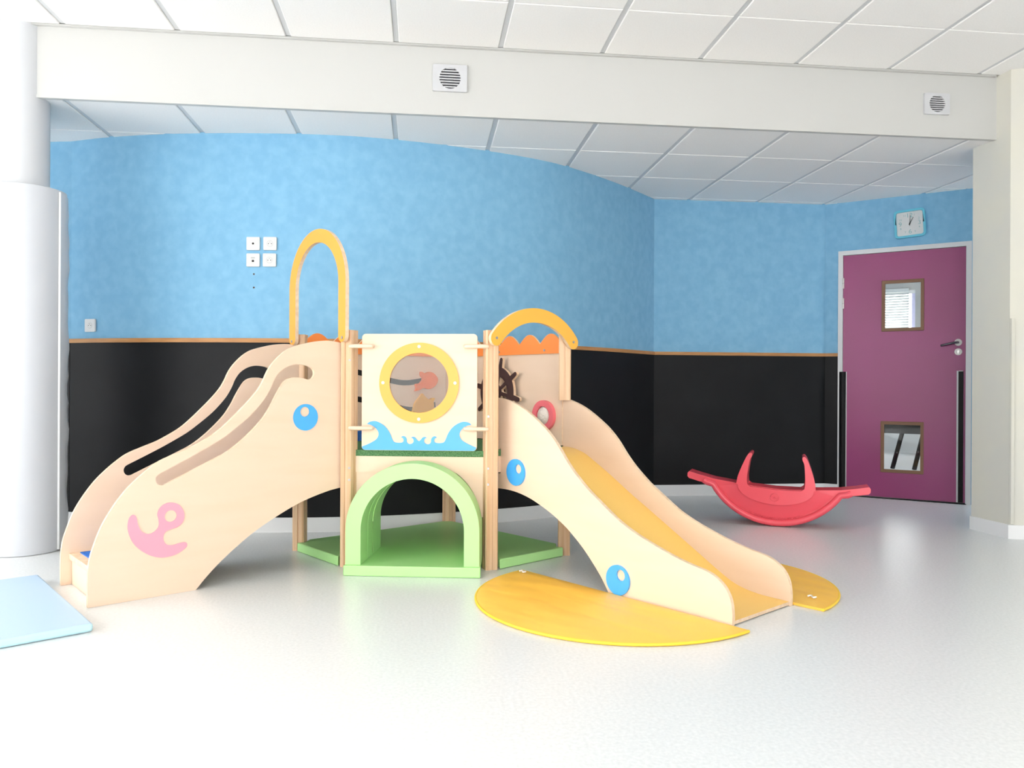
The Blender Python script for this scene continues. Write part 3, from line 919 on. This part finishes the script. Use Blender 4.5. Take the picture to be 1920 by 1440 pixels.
brf = frame(W_, D1, -K, K, -K, -K)
blf = frame(-W_, D1, K, K, K, -K)
back_r = prism('back_panel', [[(0.02, 0.596), (BL - 0.02, 0.596), (BL - 0.02, 1.15), (0.02, 1.15)]], brf, -0.018, 0.0, [M['ply'], M['ply_edge']], play, mi=(0, 0, 1), smooth=None)
back_l = prism('back_panel', [[(0.02, 0.596), (BL - 0.02, 0.596), (BL - 0.02, 1.15), (0.02, 1.15)]], blf, -0.018, 0.0, [M['ply'], M['ply_edge']], play, mi=(0, 0, 1), smooth=None)
for fnm, pa in ((brf, back_r), (blf, back_l)):
    prism('scalloped_crest', [scallop()], fnm, 0.0, 0.012, [M['deep_orange'], M['ply_edge']], pa, mi=(0, 0, 1))
    for t in (0.149, 0.539, 0.93):
        prism('screw', [circle(t, 1.124, 0.007, 12)], fnm, 0.012, 0.015, M['screw'], pa)

# steering wheel on the right-hand back wall
WC = (0.525, 0.885)
def wheel_loops():
    R1, HL, hw = 0.152, 0.208, 0.016
    outer = []
    base = math.radians(12)
    n = 8
    for i in range(n):
        a = base + 2 * math.pi * i / n
        half = math.asin(hw / R1)
        outer += [(WC[0] + R1 * math.cos(a - half), WC[1] + R1 * math.sin(a - half))]
        # handle with rounded end
        ca, sa = math.cos(a), math.sin(a)
        for j in range(9):
            b = -math.pi / 2 + math.pi * j / 8
            lx_, ly_ = HL - 0.013 + 0.013 * math.cos(b), 0.013 * math.sin(b)
            outer.append((WC[0] + lx_ * ca - ly_ * sa, WC[1] + lx_ * sa + ly_ * ca))
        m = 8
        for j in range(m):
            b = a + half + (2 * math.pi / n - 2 * half) * j / m
            outer.append((WC[0] + R1 * math.cos(b), WC[1] + R1 * math.sin(b)))
    hl = []
    for i in range(n):
        a = base + 2 * math.pi * (i + 0.5) / n
        h = []
        for j in range(7):
            b = a + math.radians(-15.5 + 31 * j / 6)
            h.append((WC[0] + 0.094 * math.cos(b), WC[1] + 0.094 * math.sin(b)))
        for j in range(4):
            b = a + math.radians(8 - 16 * j / 3)
            h.append((WC[0] + 0.046 * math.cos(b), WC[1] + 0.046 * math.sin(b)))
        hl.append(h[::-1])
    return [outer] + hl


wl = prism('steering_wheel', wheel_loops(), brf, 0.024, 0.042, [M['ply_edge'], M['brown']], play, mi=(1, 1, 0), smooth=30)
prism('wheel_hub', [circle(*WC, 0.03, 24)], brf, 0.0, 0.048, M['brown'], wl)
# pink convex mirror
pk = prism('mirror_ring', [circle(0.153, 0.757, 0.086, 44), circle(0.153, 0.757, 0.052, 40)[::-1]], brf, 0.0, 0.022, M['coral'], back_r, smooth=40, bevel=0.008, segs=3)
bm = bmesh.new()
bmesh.ops.create_uvsphere(bm, u_segments=32, v_segments=16, radius=0.054)
bmesh.ops.delete(bm, geom=[v for v in bm.verts if v.co.z < -0.001], context='VERTS')
mx3 = Matrix(((-K, 0, -K), (K, 0, -K), (0, 1, 0)))     # columns: along wall, up, into the tower
for v in bm.verts:
    v.co.z *= 0.55
    v.co = mx3 @ v.co
c0 = brf(0.153, 0.757, 0.002)
for v in bm.verts:
    v.co += Vector(c0)
finish(bm, 'mirror_dome', M['dome'], back_r, smooth=60)

# sliding figures on the left-hand back wall
def groove(pts, w=0.016):
    c_ = spline(pts, 6)
    up_, dn_ = [], []
    for i in range(len(c_)):
        a = Vector(c_[max(i - 1, 0)])
        b = Vector(c_[min(i + 1, len(c_) - 1)])
        d = (b - a).normalized()
        nn_ = Vector((-d.y, d.x))
        up_.append(tuple(Vector(c_[i]) + nn_ * w))
        dn_.append(tuple(Vector(c_[i]) - nn_ * w))
    return up_ + dn_[::-1]


prism('groove', [groove([(0.12, 1.03), (0.24, 1.02), (0.398, 0.992), (0.603, 0.949), (0.70, 0.938), (0.80, 0.948), (0.93, 0.972)])], blf, 0.0, 0.002, M['slot_black'], back_l, smooth=None)
prism('groove', [groove([(0.12, 0.862), (0.24, 0.856), (0.399, 0.834), (0.60, 0.796), (0.76, 0.771), (0.93, 0.80)])], blf, 0.0, 0.002, M['slot_black'], back_l, smooth=None)
fish = spline([(0.935, 0.958), (0.912, 0.992), (0.872, 1.008), (0.835, 0.998), (0.806, 1.008), (0.803, 0.985), (0.818, 0.962), (0.795, 0.935), (0.765, 0.930), (0.770, 0.905), (0.762, 0.886), (0.792, 0.893), (0.825, 0.905), (0.868, 0.899), (0.912, 0.918)], 4, True)
prism('fish_slider', [fish], blf, 0.006, 0.022, M['fish_orange'], back_l)
fig = spline([(0.813, 0.872), (0.790, 0.846), (0.762, 0.815), (0.748, 0.775), (0.742, 0.735), (0.775, 0.715), (0.83, 0.712), (0.885, 0.74), (0.905, 0.785), (0.902, 0.82), (0.912, 0.84), (0.890, 0.842), (0.872, 0.833), (0.850, 0.842), (0.835, 0.855)], 4, True)
prism('fish_slider', [fig], blf, 0.006, 0.022, M['fish_yellow'], back_l)
prism('bumper_strip', [[(0.06, 0.5945), (0.66, 0.5945), (0.66, 0.652), (0.06, 0.652)]], blf, 0.0, 0.03, M['blue_carpet'], back_l, smooth=None)
# bolts on the front posts
for (lx, zs) in ((-A_ + 0.012, (1.05, 0.505, 0.445)), (A_ - 0.008, (0.77, 0.51, 0.43))):
    for z in zs:
        prism('bolt', [circle(lx, z, 0.006, 12)], ff, -0.0405, -0.034, M['screw'], play)

# ------------------------------------------------------------------ green foam under the tower
mats_e = empty('tower_mat', (*tower_world(0, 0.4), 0), PH)
tag(mats_e, 'flat green vinyl floor mat lying inside the tower base', 'mat')
MO_R = [(0.335, -0.204), (0.3175, -0.02), (0.3175, 0.02), (0.33, 0.05), (0.38, 0.052), (0.412, 0.02), (0.412, -0.015), (0.735, 0.312), (0.698, 0.326), (0.696, 0.41), (0.03, 1.058)]
MO = MO_R + [(-x, y) for x, y in MO_R[::-1]]
prism('foam_pad', [[(x, y - 0.4) for x, y in MO]], flat(0), 0.001, 0.051, [M['foam_light'], M['foam_light']], mats_e, mi=(0, 0, 1), smooth=30, bevel=0.006)
fa = empty('foam_tunnel', (*tower_world(0, 0), 0.051), PH)
tag(fa, 'bright green padded foam arch tunnel standing on the green mat', 'tunnel')
def foam_arch(ro, ri, zc, n=40):
    return ([(ro, 0.0)] + circle(0, zc, ro, n, 0, math.pi, True) + [(-ro, 0.0)] + [(-ri, 0.0)]
            + circle(0, zc, ri, n, math.pi, 0, True) + [(ri, 0.0)])


f2 = frame(0, 0, 1, 0, 0, 1)
prism('arch_block', [foam_arch(0.327, 0.252, 0.169)], f2, -0.190, -0.046, [M['foam_light'], M['foam']], fa, mi=(0, 0, 0), smooth=40, bevel=0.01)
prism('arch_block', [foam_arch(0.300, 0.251, 0.169)], f2, -0.045, 0.24, [M['foam_light'], M['foam']], fa, mi=(0, 0, 0), smooth=40, bevel=0.006)
pts = [(-0.2515, 0.057, 0.01)] + [(0.2515 * math.cos(a), 0.057, 0.169 + 0.2515 * math.sin(a)) for a in [math.pi - math.pi * i / 40 for i in range(41)]] + [(0.2515, 0.057, 0.01)]
tube('piping', pts, 0.0035, M['foam_pip'], fa, 8)

# ------------------------------------------------------------------ half-round orange mats either side of the slide
def half_mat(name, label, t_mid, off, side, r, logo):
    cx = RP[0] + K * t_mid + K * off
    cy = RP[1] - K * t_mid + K * off
    wx, wy = tower_world(cx, cy)
    e = empty(name, (wx, wy, 0), PH - math.pi / 4)          # local x along the slide, local y across
    tag(e, label, 'mat', 'half-round orange mats beside the slide')
    a0, a1 = (math.pi, 2 * math.pi) if side < 0 else (0, math.pi)
    loop = circle(0, 0, r, 48, a0, a1, True)
    bm = bmesh.new()
    # domed quilted pad: rings of a half disc, slightly puffed
    N, Q = 48, 10
    grid = []
    for q in range(Q + 1):
        rr = r * q / Q
        edge = 1 - (q / Q) ** 6
        grid.append([(rr * math.cos(a0 + (a1 - a0) * i / N), rr * math.sin(a0 + (a1 - a0) * i / N), edge, i / N) for i in range(N + 1)])
    top = []
    for row in grid:
        tr_ = []
        for (x, y, ed, u) in row:
            se = min(1.0, abs(y) / 0.05)
            z = 0.012 + 0.010 * ed * se
            z += 0.0022 * ed * se * (math.sin(26 * y + 7 * x) + 0.7 * math.sin(43 * y - 11 * x + 2 * math.sin(5 * x)))
            tr_.append(bm.verts.new((x, y, z)))
        top.append(tr_)
    bot = [bm.verts.new((x, y, 0.001)) for (x, y, _, _) in grid[-1]]
    for q in range(Q):
        for i in range(N):
            try:
                if q == 0:
                    bm.faces.new([top[0][0], top[1][i], top[1][i + 1]])
                else:
                    bm.faces.new([top[q][i], top[q + 1][i], top[q + 1][i + 1], top[q][i + 1]])
            except ValueError:
                pass
    for i in range(N):
        bm.faces.new([top[Q][i], bot[i], bot[i + 1], top[Q][i + 1]])
    fc = [top[q][0] for q in range(Q, 0, -1)] + [top[0][0]] + [top[q][N] for q in range(1, Q + 1)]
    bm.faces.new(fc + [bot[N], bot[0]])
    for v_ in list(bm.verts):
        if not v_.link_faces:
            bm.verts.remove(v_)
    finish(bm, 'pad', M['mat_orange'], e, smooth=60)
    tube('piping', [(x, y, 0.0075) for x, y in loop], 0.006, M['mat_pipe'], e, 8)
    lx_, ly_, ang = logo
    pts_ = []
    for i in range(17):
        a = i / 16
        pts_.append((lx_ + 0.016 * math.cos(ang) * (2 * a - 1) - 0.013 * math.sin(ang) * math.sin(2 * math.pi * a),
                     ly_ + 0.016 * math.sin(ang) * (2 * a - 1) + 0.013 * math.cos(ang) * math.sin(2 * math.pi * a), 0.0255))
    tube('printed_mark', pts_, 0.004, M['logo'], e, 6)
    return e


half_mat('slide_mat', 'large orange half-round mat in front of the slide, near side', 0.79, -0.013, -1, 0.63, (-0.565, -0.06, 0.4))
half_mat('slide_mat', 'orange half-round mat partly hidden behind the far side of the slide', 0.85, 0.468, 1, 0.62, (0.52, 0.10, 0.3))

# ------------------------------------------------------------------ pale blue landing mat at the foot of the stairs
bmx = empty('landing_mat', (-1.774, 3.894, 0), math.atan2(-0.82, 0.57))
tag(bmx, 'pale blue padded floor mat at the foot of the stairs', 'mat')
bm = bmesh.new()
bm_box(bm, 0.0, 0.985, -1.0, 0.0, 0.001, 0.034)
for f in bm.faces:
    f.material_index = 0 if abs(f.normal.z) > 0.5 else 1
bm.normal_update()
for f in bm.faces:
    f.material_index = 0 if abs(f.normal.z) > 0.5 else 1
finish(bm, 'pad', [M['mat_blue'], M['mat_blue_side']], bmx, smooth=30, bevel=0.010)
tube('seam', [(0.012, -0.001, 0.017), (0.973, -0.001, 0.017)], 0.003, M['mat_blue'], bmx, 6)

# ------------------------------------------------------------------ red rocker
RA = math.radians(-20) - 0.115
rdir = Vector((math.cos(RA), math.sin(RA)))
rn = Vector((-rdir.y, rdir.x))                      # away from the camera
rc = Vector((2.352, 4.925)) + rdir * -0.045 + rn * 0.11
rk = empty('seesaw_rocker', (rc.x, rc.y, 0.0), RA)
tag(rk, 'red moulded plastic rocker with two upright handles standing on the floor', 'rocker')
rk.rotation_euler = (0, math.radians(2.8), RA)
rk.location.z = 0.002
R_ = 0.493
def arc_pts(R, zc, x0, x1, n=40):
    return [(x0 + (x1 - x0) * i / n, zc - math.sqrt(max(R * R - (x0 + (x1 - x0) * i / n) ** 2, 0))) for i in range(n + 1)]


body = ([(-0.566, 0.312), (-0.576, 0.300), (-0.576, 0.278), (-0.566, 0.265), (-0.50, 0.250), (-0.455, 0.242), (-0.43, 0.232)]
        + arc_pts(R_, R_, -0.418, 0.418)
        + [(0.43, 0.232), (0.455, 0.242), (0.50, 0.250), (0.566, 0.265), (0.576, 0.278), (0.576, 0.300), (0.566, 0.312), (0.50, 0.296), (0.40, 0.276), (0.26, 0.262), (0.12, 0.250), (0, 0.246), (-0.12, 0.250), (-0.26, 0.262), (-0.40, 0.276), (-0.50, 0.296)])
kf = frame(0, 0, 1, 0, 0, 1)
HWK = 0.11
bodyo = prism('body', [body], kf, -HWK + 0.026, HWK - 0.026, M['red'], rk, smooth=40, bevel=0.010, segs=3)
for sgn in (-1, 1):
    y0, y1 = (-HWK, -HWK + 0.035) if sgn < 0 else (HWK - 0.035, HWK)
    yo = y0 if sgn < 0 else y1                       # outermost face
    rc_ = R_ - 0.021
    path = [(-0.462, yo - sgn * 0.010, 0.262), (-0.440, yo - sgn * 0.010, 0.250)]
    path += [(x, yo - sgn * 0.010, z) for x, z in arc_pts(rc_, R_ + 0.002, -0.398, 0.398)]
    path += [(0.440, yo - sgn * 0.010, 0.250), (0.462, yo - sgn * 0.010, 0.262)]
    tube('rim', path, 0.021, M['red'], bodyo, 14)
    # sloping band between the rim and the crescent
    bm = bmesh.new()
    oa, ia = [], []
    for i in range(41):
        a = math.pi * i / 40
        ao = math.radians(-54 + 108 * i / 40)
        xo, zo = (R_ - 0.052) * math.sin(ao), R_ - (R_ - 0.052) * math.cos(ao)
        oa.append(bm.verts.new((xo, yo - sgn * 0.024, min(zo, 0.262))))
        ia.append(bm.verts.new((-0.236 * math.cos(a), yo - sgn * 0.004, 0.258 - 0.112 * math.sin(a))))
    for i in range(40):
        bm.faces.new([oa[i], oa[i + 1], ia[i + 1], ia[i]])
    finish(bm, 'side_band', M['red'], bodyo, smooth=60)
    # raised crescent that carries the handles
    cr_ = [(-0.238, 0.262)] + [(0.238 * -math.cos(math.pi * i / 24), 0.252 - 0.108 * math.sin(math.pi * i / 24)) for i in range(25)] + [(0.238, 0.262), (0.175, 0.262), (0.16, 0.25), (0.0, 0.243), (-0.16, 0.25), (-0.175, 0.262)]
    prism('handle_plate', [cr_], kf, y0 - 0.010 if sgn < 0 else y0, y1 if sgn < 0 else y1 + 0.010, M['red'], bodyo, smooth=40, bevel=0.007, segs=3)
    yb = yo + sgn * 0.010
    tube('emblem_ring', [(0.026 * math.cos(2 * math.pi * i / 32), yb, 0.194 + 0.026 * math.sin(2 * math.pi * i / 32)) for i in range(33)], 0.0028, M['red'], bodyo, 8)
    tube('emblem_mark', [(-0.016, yb, 0.197), (-0.008, yb, 0.188), (0.0, yb, 0.200), (0.008, yb, 0.188), (0.016, yb, 0.196)], 0.0026, M['red'], bodyo, 6)
# ribbed tread along the rim
for i in range(22):
    a = math.radians(-21 + 42 * i / 21)
    x, z = (R_ - 0.051) * math.sin(a), R_ - (R_ - 0.051) * math.cos(a)
    tube('rib', [(x, -HWK + 0.018, z - 0.008), (x, -HWK + 0.018, z + 0.004)], 0.004, M['red'], bodyo, 6)
for sx in (-1, 1):
    hd = [(-0.250, 0.258), (-0.240, 0.318), (-0.215, 0.392), (-0.190, 0.452), (-0.172, 0.474), (-0.158, 0.470), (-0.158, 0.452), (-0.170, 0.425), (-0.178, 0.365), (-0.182, 0.300), (-0.176, 0.252)]
    hd = spline(hd, 4)
    if sx > 0:
        hd = [(-x, z) for x, z in hd][::-1]
    prism('handle', [hd], kf, -HWK - 0.009, HWK + 0.009, M['red'], rk, smooth=40, bevel=0.016, segs=4)

# ------------------------------------------------------------------ sockets and wall plugs on the curved wall
def wall_frame(x):
    """point and local axes on the curved wall at world x"""
    best = min(range(len(CPTS) - 1), key=lambda i: abs((CPTS[i][0] + CPTS[i + 1][0]) / 2 - x))
    a, b = Vector(CPTS[best]), Vector(CPTS[best + 1])
    t = (x - a.x) / (b.x - a.x)
    p = a + (b - a) * t
    d = (b - a).normalized()
    return p, math.atan2(d.y, d.x)


def socket(x, z, kind, label):
    p, r = wall_frame(x)
    e = empty('wall_socket', (p.x, p.y, z), r)
    tag(e, label, 'socket', 'white wall sockets')
    prism('cover_plate', [rrect(-0.041, 0.041, -0.041, 0.041, 0.006)], rf, -0.012, -0.001, M['plate'], e, smooth=30, bevel=0.003)
    if kind == 'power':
        rg = prism('socket_recess', [circle(0, 0, 0.019, 28)], rf, -0.0125, -0.0118, M['plate_grey'], e)
        prism('recess_face', [circle(0, 0, 0.0175, 28)], rf, -0.0129, -0.0122, M['plate'], e)
        for hx, hz in ((-0.009, -0.001), (0.009, -0.001)):
            prism('pin_hole', [circle(hx, hz, 0.0028, 12)], rf, -0.0133, -0.0126, M['hole'], e)
        prism('earth_pin', [circle(0, 0.009, 0.0025, 12)], rf, -0.018, -0.0126, M['steel'], e)
    elif kind == 'tv':
        prism('coaxial_hole', [circle(0, 0, 0.0065, 18)], rf, -0.0126, -0.0118, M['hole'], e)
    else:
        prism('data_port', [rrect(-0.007, 0.007, -0.012, 0.001, 0.001)], rf, -0.0126, -0.0118, M['hole'], e)
        prism('label_strip', [rrect(-0.012, 0.012, 0.010, 0.018, 0.001)], rf, -0.0126, -0.0118, M['plate_grey'], e)
    return e


socket(-1.046, 1.801, 'tv', 'white aerial socket plate with one round hole, top left of four')
socket(-0.942, 1.802, 'power', 'white power socket, top right of the group of four')
socket(-1.046, 1.698, 'data', 'white data socket plate with small square port, bottom left of four')
socket(-0.945, 1.699, 'power', 'white power socket, bottom right of the group of four')
socket(-2.106, 1.295, 'power', 'single white power socket just above the oak rail near the column')
for z, lb in ((1.612, 'upper tiny wall plug hole below the sockets'), (1.528, 'lower tiny wall plug hole below the sockets')):
    p, r = wall_frame(-1.043)
    e = empty('wall_plug', (p.x, p.y, z), r)
    tag(e, lb, 'wall plug', 'screw holes in the blue wall')
    prism('collar', [circle(0, 0, 0.0055, 14)], rf, -0.0025, -0.0005, M['door_trim'], e)
    prism('screw_hole', [circle(0, 0, 0.0038, 14)], rf, -0.0030, -0.0020, M['hole'], e)

# ------------------------------------------------------------------ round-grille vents on the bulkhead
def vent(x, z, s, label):
    e = empty('air_vent', (x, BY, z))
    tag(e, label, 'vent', 'square air vents on the bulkhead')
    h = s / 2
    prism('cover', [rrect(-h, h, -h * 0.78, h * 0.78, 0.006), circle(0, 0, h * 0.62, 40)[::-1]], rf, -0.016, -0.0005, M['vent'], e, smooth=30, bevel=0.002)
    prism('dark_duct', [circle(0, 0, h * 0.63, 32)], rf, -0.004, -0.001, M['vent_dark'], e)
    n = 8
    R0 = h * 0.62
    for i in range(n):
        zc = -R0 + 2 * R0 * (i + 0.5) / n + R0 / n * 0.35
        if abs(zc) > R0 * 0.93:
            continue
        w = math.sqrt(R0 * R0 - zc * zc)
        box('slat', -w, w, -0.017, -0.006, zc - R0 / n * 0.42, zc + R0 / n * 0.42, M['vent'], e)
    return e


vent(0.155, 2.699, 0.198, 'square white air vent near the middle of the bulkhead')
vent(3.178, 2.690, 0.168, 'square white air vent at the right end of the bulkhead')

# ------------------------------------------------------------------ wall clock above the door
ck = empty('wall_clock', (*dpt(0.652), 2.258), DROT)
tag(ck, 'square turquoise wall clock with pale dial above the door', 'clock')
H_ = 0.114
tl = math.radians(3.0)
ct, stl = math.cos(tl), math.sin(tl)
tf = lambda x, z, o: (x * ct - z * stl, o, x * stl + z * ct)
prism('case', [rrect(-H_, H_, -H_, H_, 0.03, 8), rrect(-H_ + .017, H_ - .017, -H_ + .017, H_ - .017, 0.018, 8)[::-1]], tf, -0.036, -0.001, M['clock_case'], ck, smooth=30, bevel=0.005)
dial = prism('dial', [rrect(-H_ + .016, H_ - .016, -H_ + .016, H_ - .016, 0.018, 8)], tf, -0.018, -0.002, M['clock_face'], ck)
NUMS = {12: (0, 0.066), 1: (0.036, 0.068), 2: (0.068, 0.036), 3: (0.070, 0), 4: (0.068, -0.036), 5: (0.036, -0.068), 6: (0, -0.066), 7: (-0.036, -0.068), 8: (-0.068, -0.036), 9: (-0.070, 0), 10: (-0.068, 0.036), 11: (-0.036, 0.068)}
for n, (x, z) in NUMS.items():
    cu = bpy.data.curves.new('numeral', 'FONT')
    cu.body = str(n)
    cu.size = 0.050 if n % 3 == 0 else 0.022
    cu.align_x = 'CENTER'
    cu.align_y = 'CENTER'
    cu.extrude = 0.0004
    tmp = bpy.data.objects.new('numeral', cu)
    COL.objects.link(tmp)
    bpy.context.view_layer.update()
    me = bpy.data.meshes.new_from_object(tmp)
    bpy.data.objects.remove(tmp)
    me.materials.clear()
    me.materials.append(M['clock_num'])
    o = link('numeral', me, ck)
    px_, py_, pz_ = tf(x, z, -0.0188)
    o.location = (px_, py_, pz_)
    o.rotation_euler = (math.pi / 2, -tl, 0)
def hand(nm, ang, ln, back, w, o0):
    c_, s_ = math.sin(ang), math.cos(ang)
    q = [(-back, -w), (-back, w), (ln, w * 0.5), (ln, -w * 0.5)]
    prism(nm, [[(a * c_ + b * s_, a * s_ - b * c_) for a, b in q]], tf, o0 - 0.001, o0, M['clock_hand'], ck, smooth=None)


hand('minute_hand', math.radians(5), 0.073, 0.018, 0.0022, -0.022)
hand('hour_hand', math.radians(31), 0.055, 0.012, 0.0030, -0.024)
prism('hand_hub', [circle(0, 0, 0.005, 16)], tf, -0.027, -0.018, M['clock_hand'], ck)

# small presence sensor under the lower ceiling by the column
sn = empty('ceiling_sensor', (-2.17, 4.80, ZL))
tag(sn, 'small grey dome sensor under the lower ceiling beside the column', 'sensor')
bm = bmesh.new()
bmesh.ops.create_uvsphere(bm, u_segments=20, v_segments=12, radius=0.028)
bmesh.ops.translate(bm, verts=bm.verts, vec=(0, 0, -0.02))
finish(bm, 'dome', M['plate_grey'], sn, smooth=60)
prism('mount', [circle(0, 0, 0.034, 24)], flat(0), -0.008, -0.0005, M['plate'], sn)
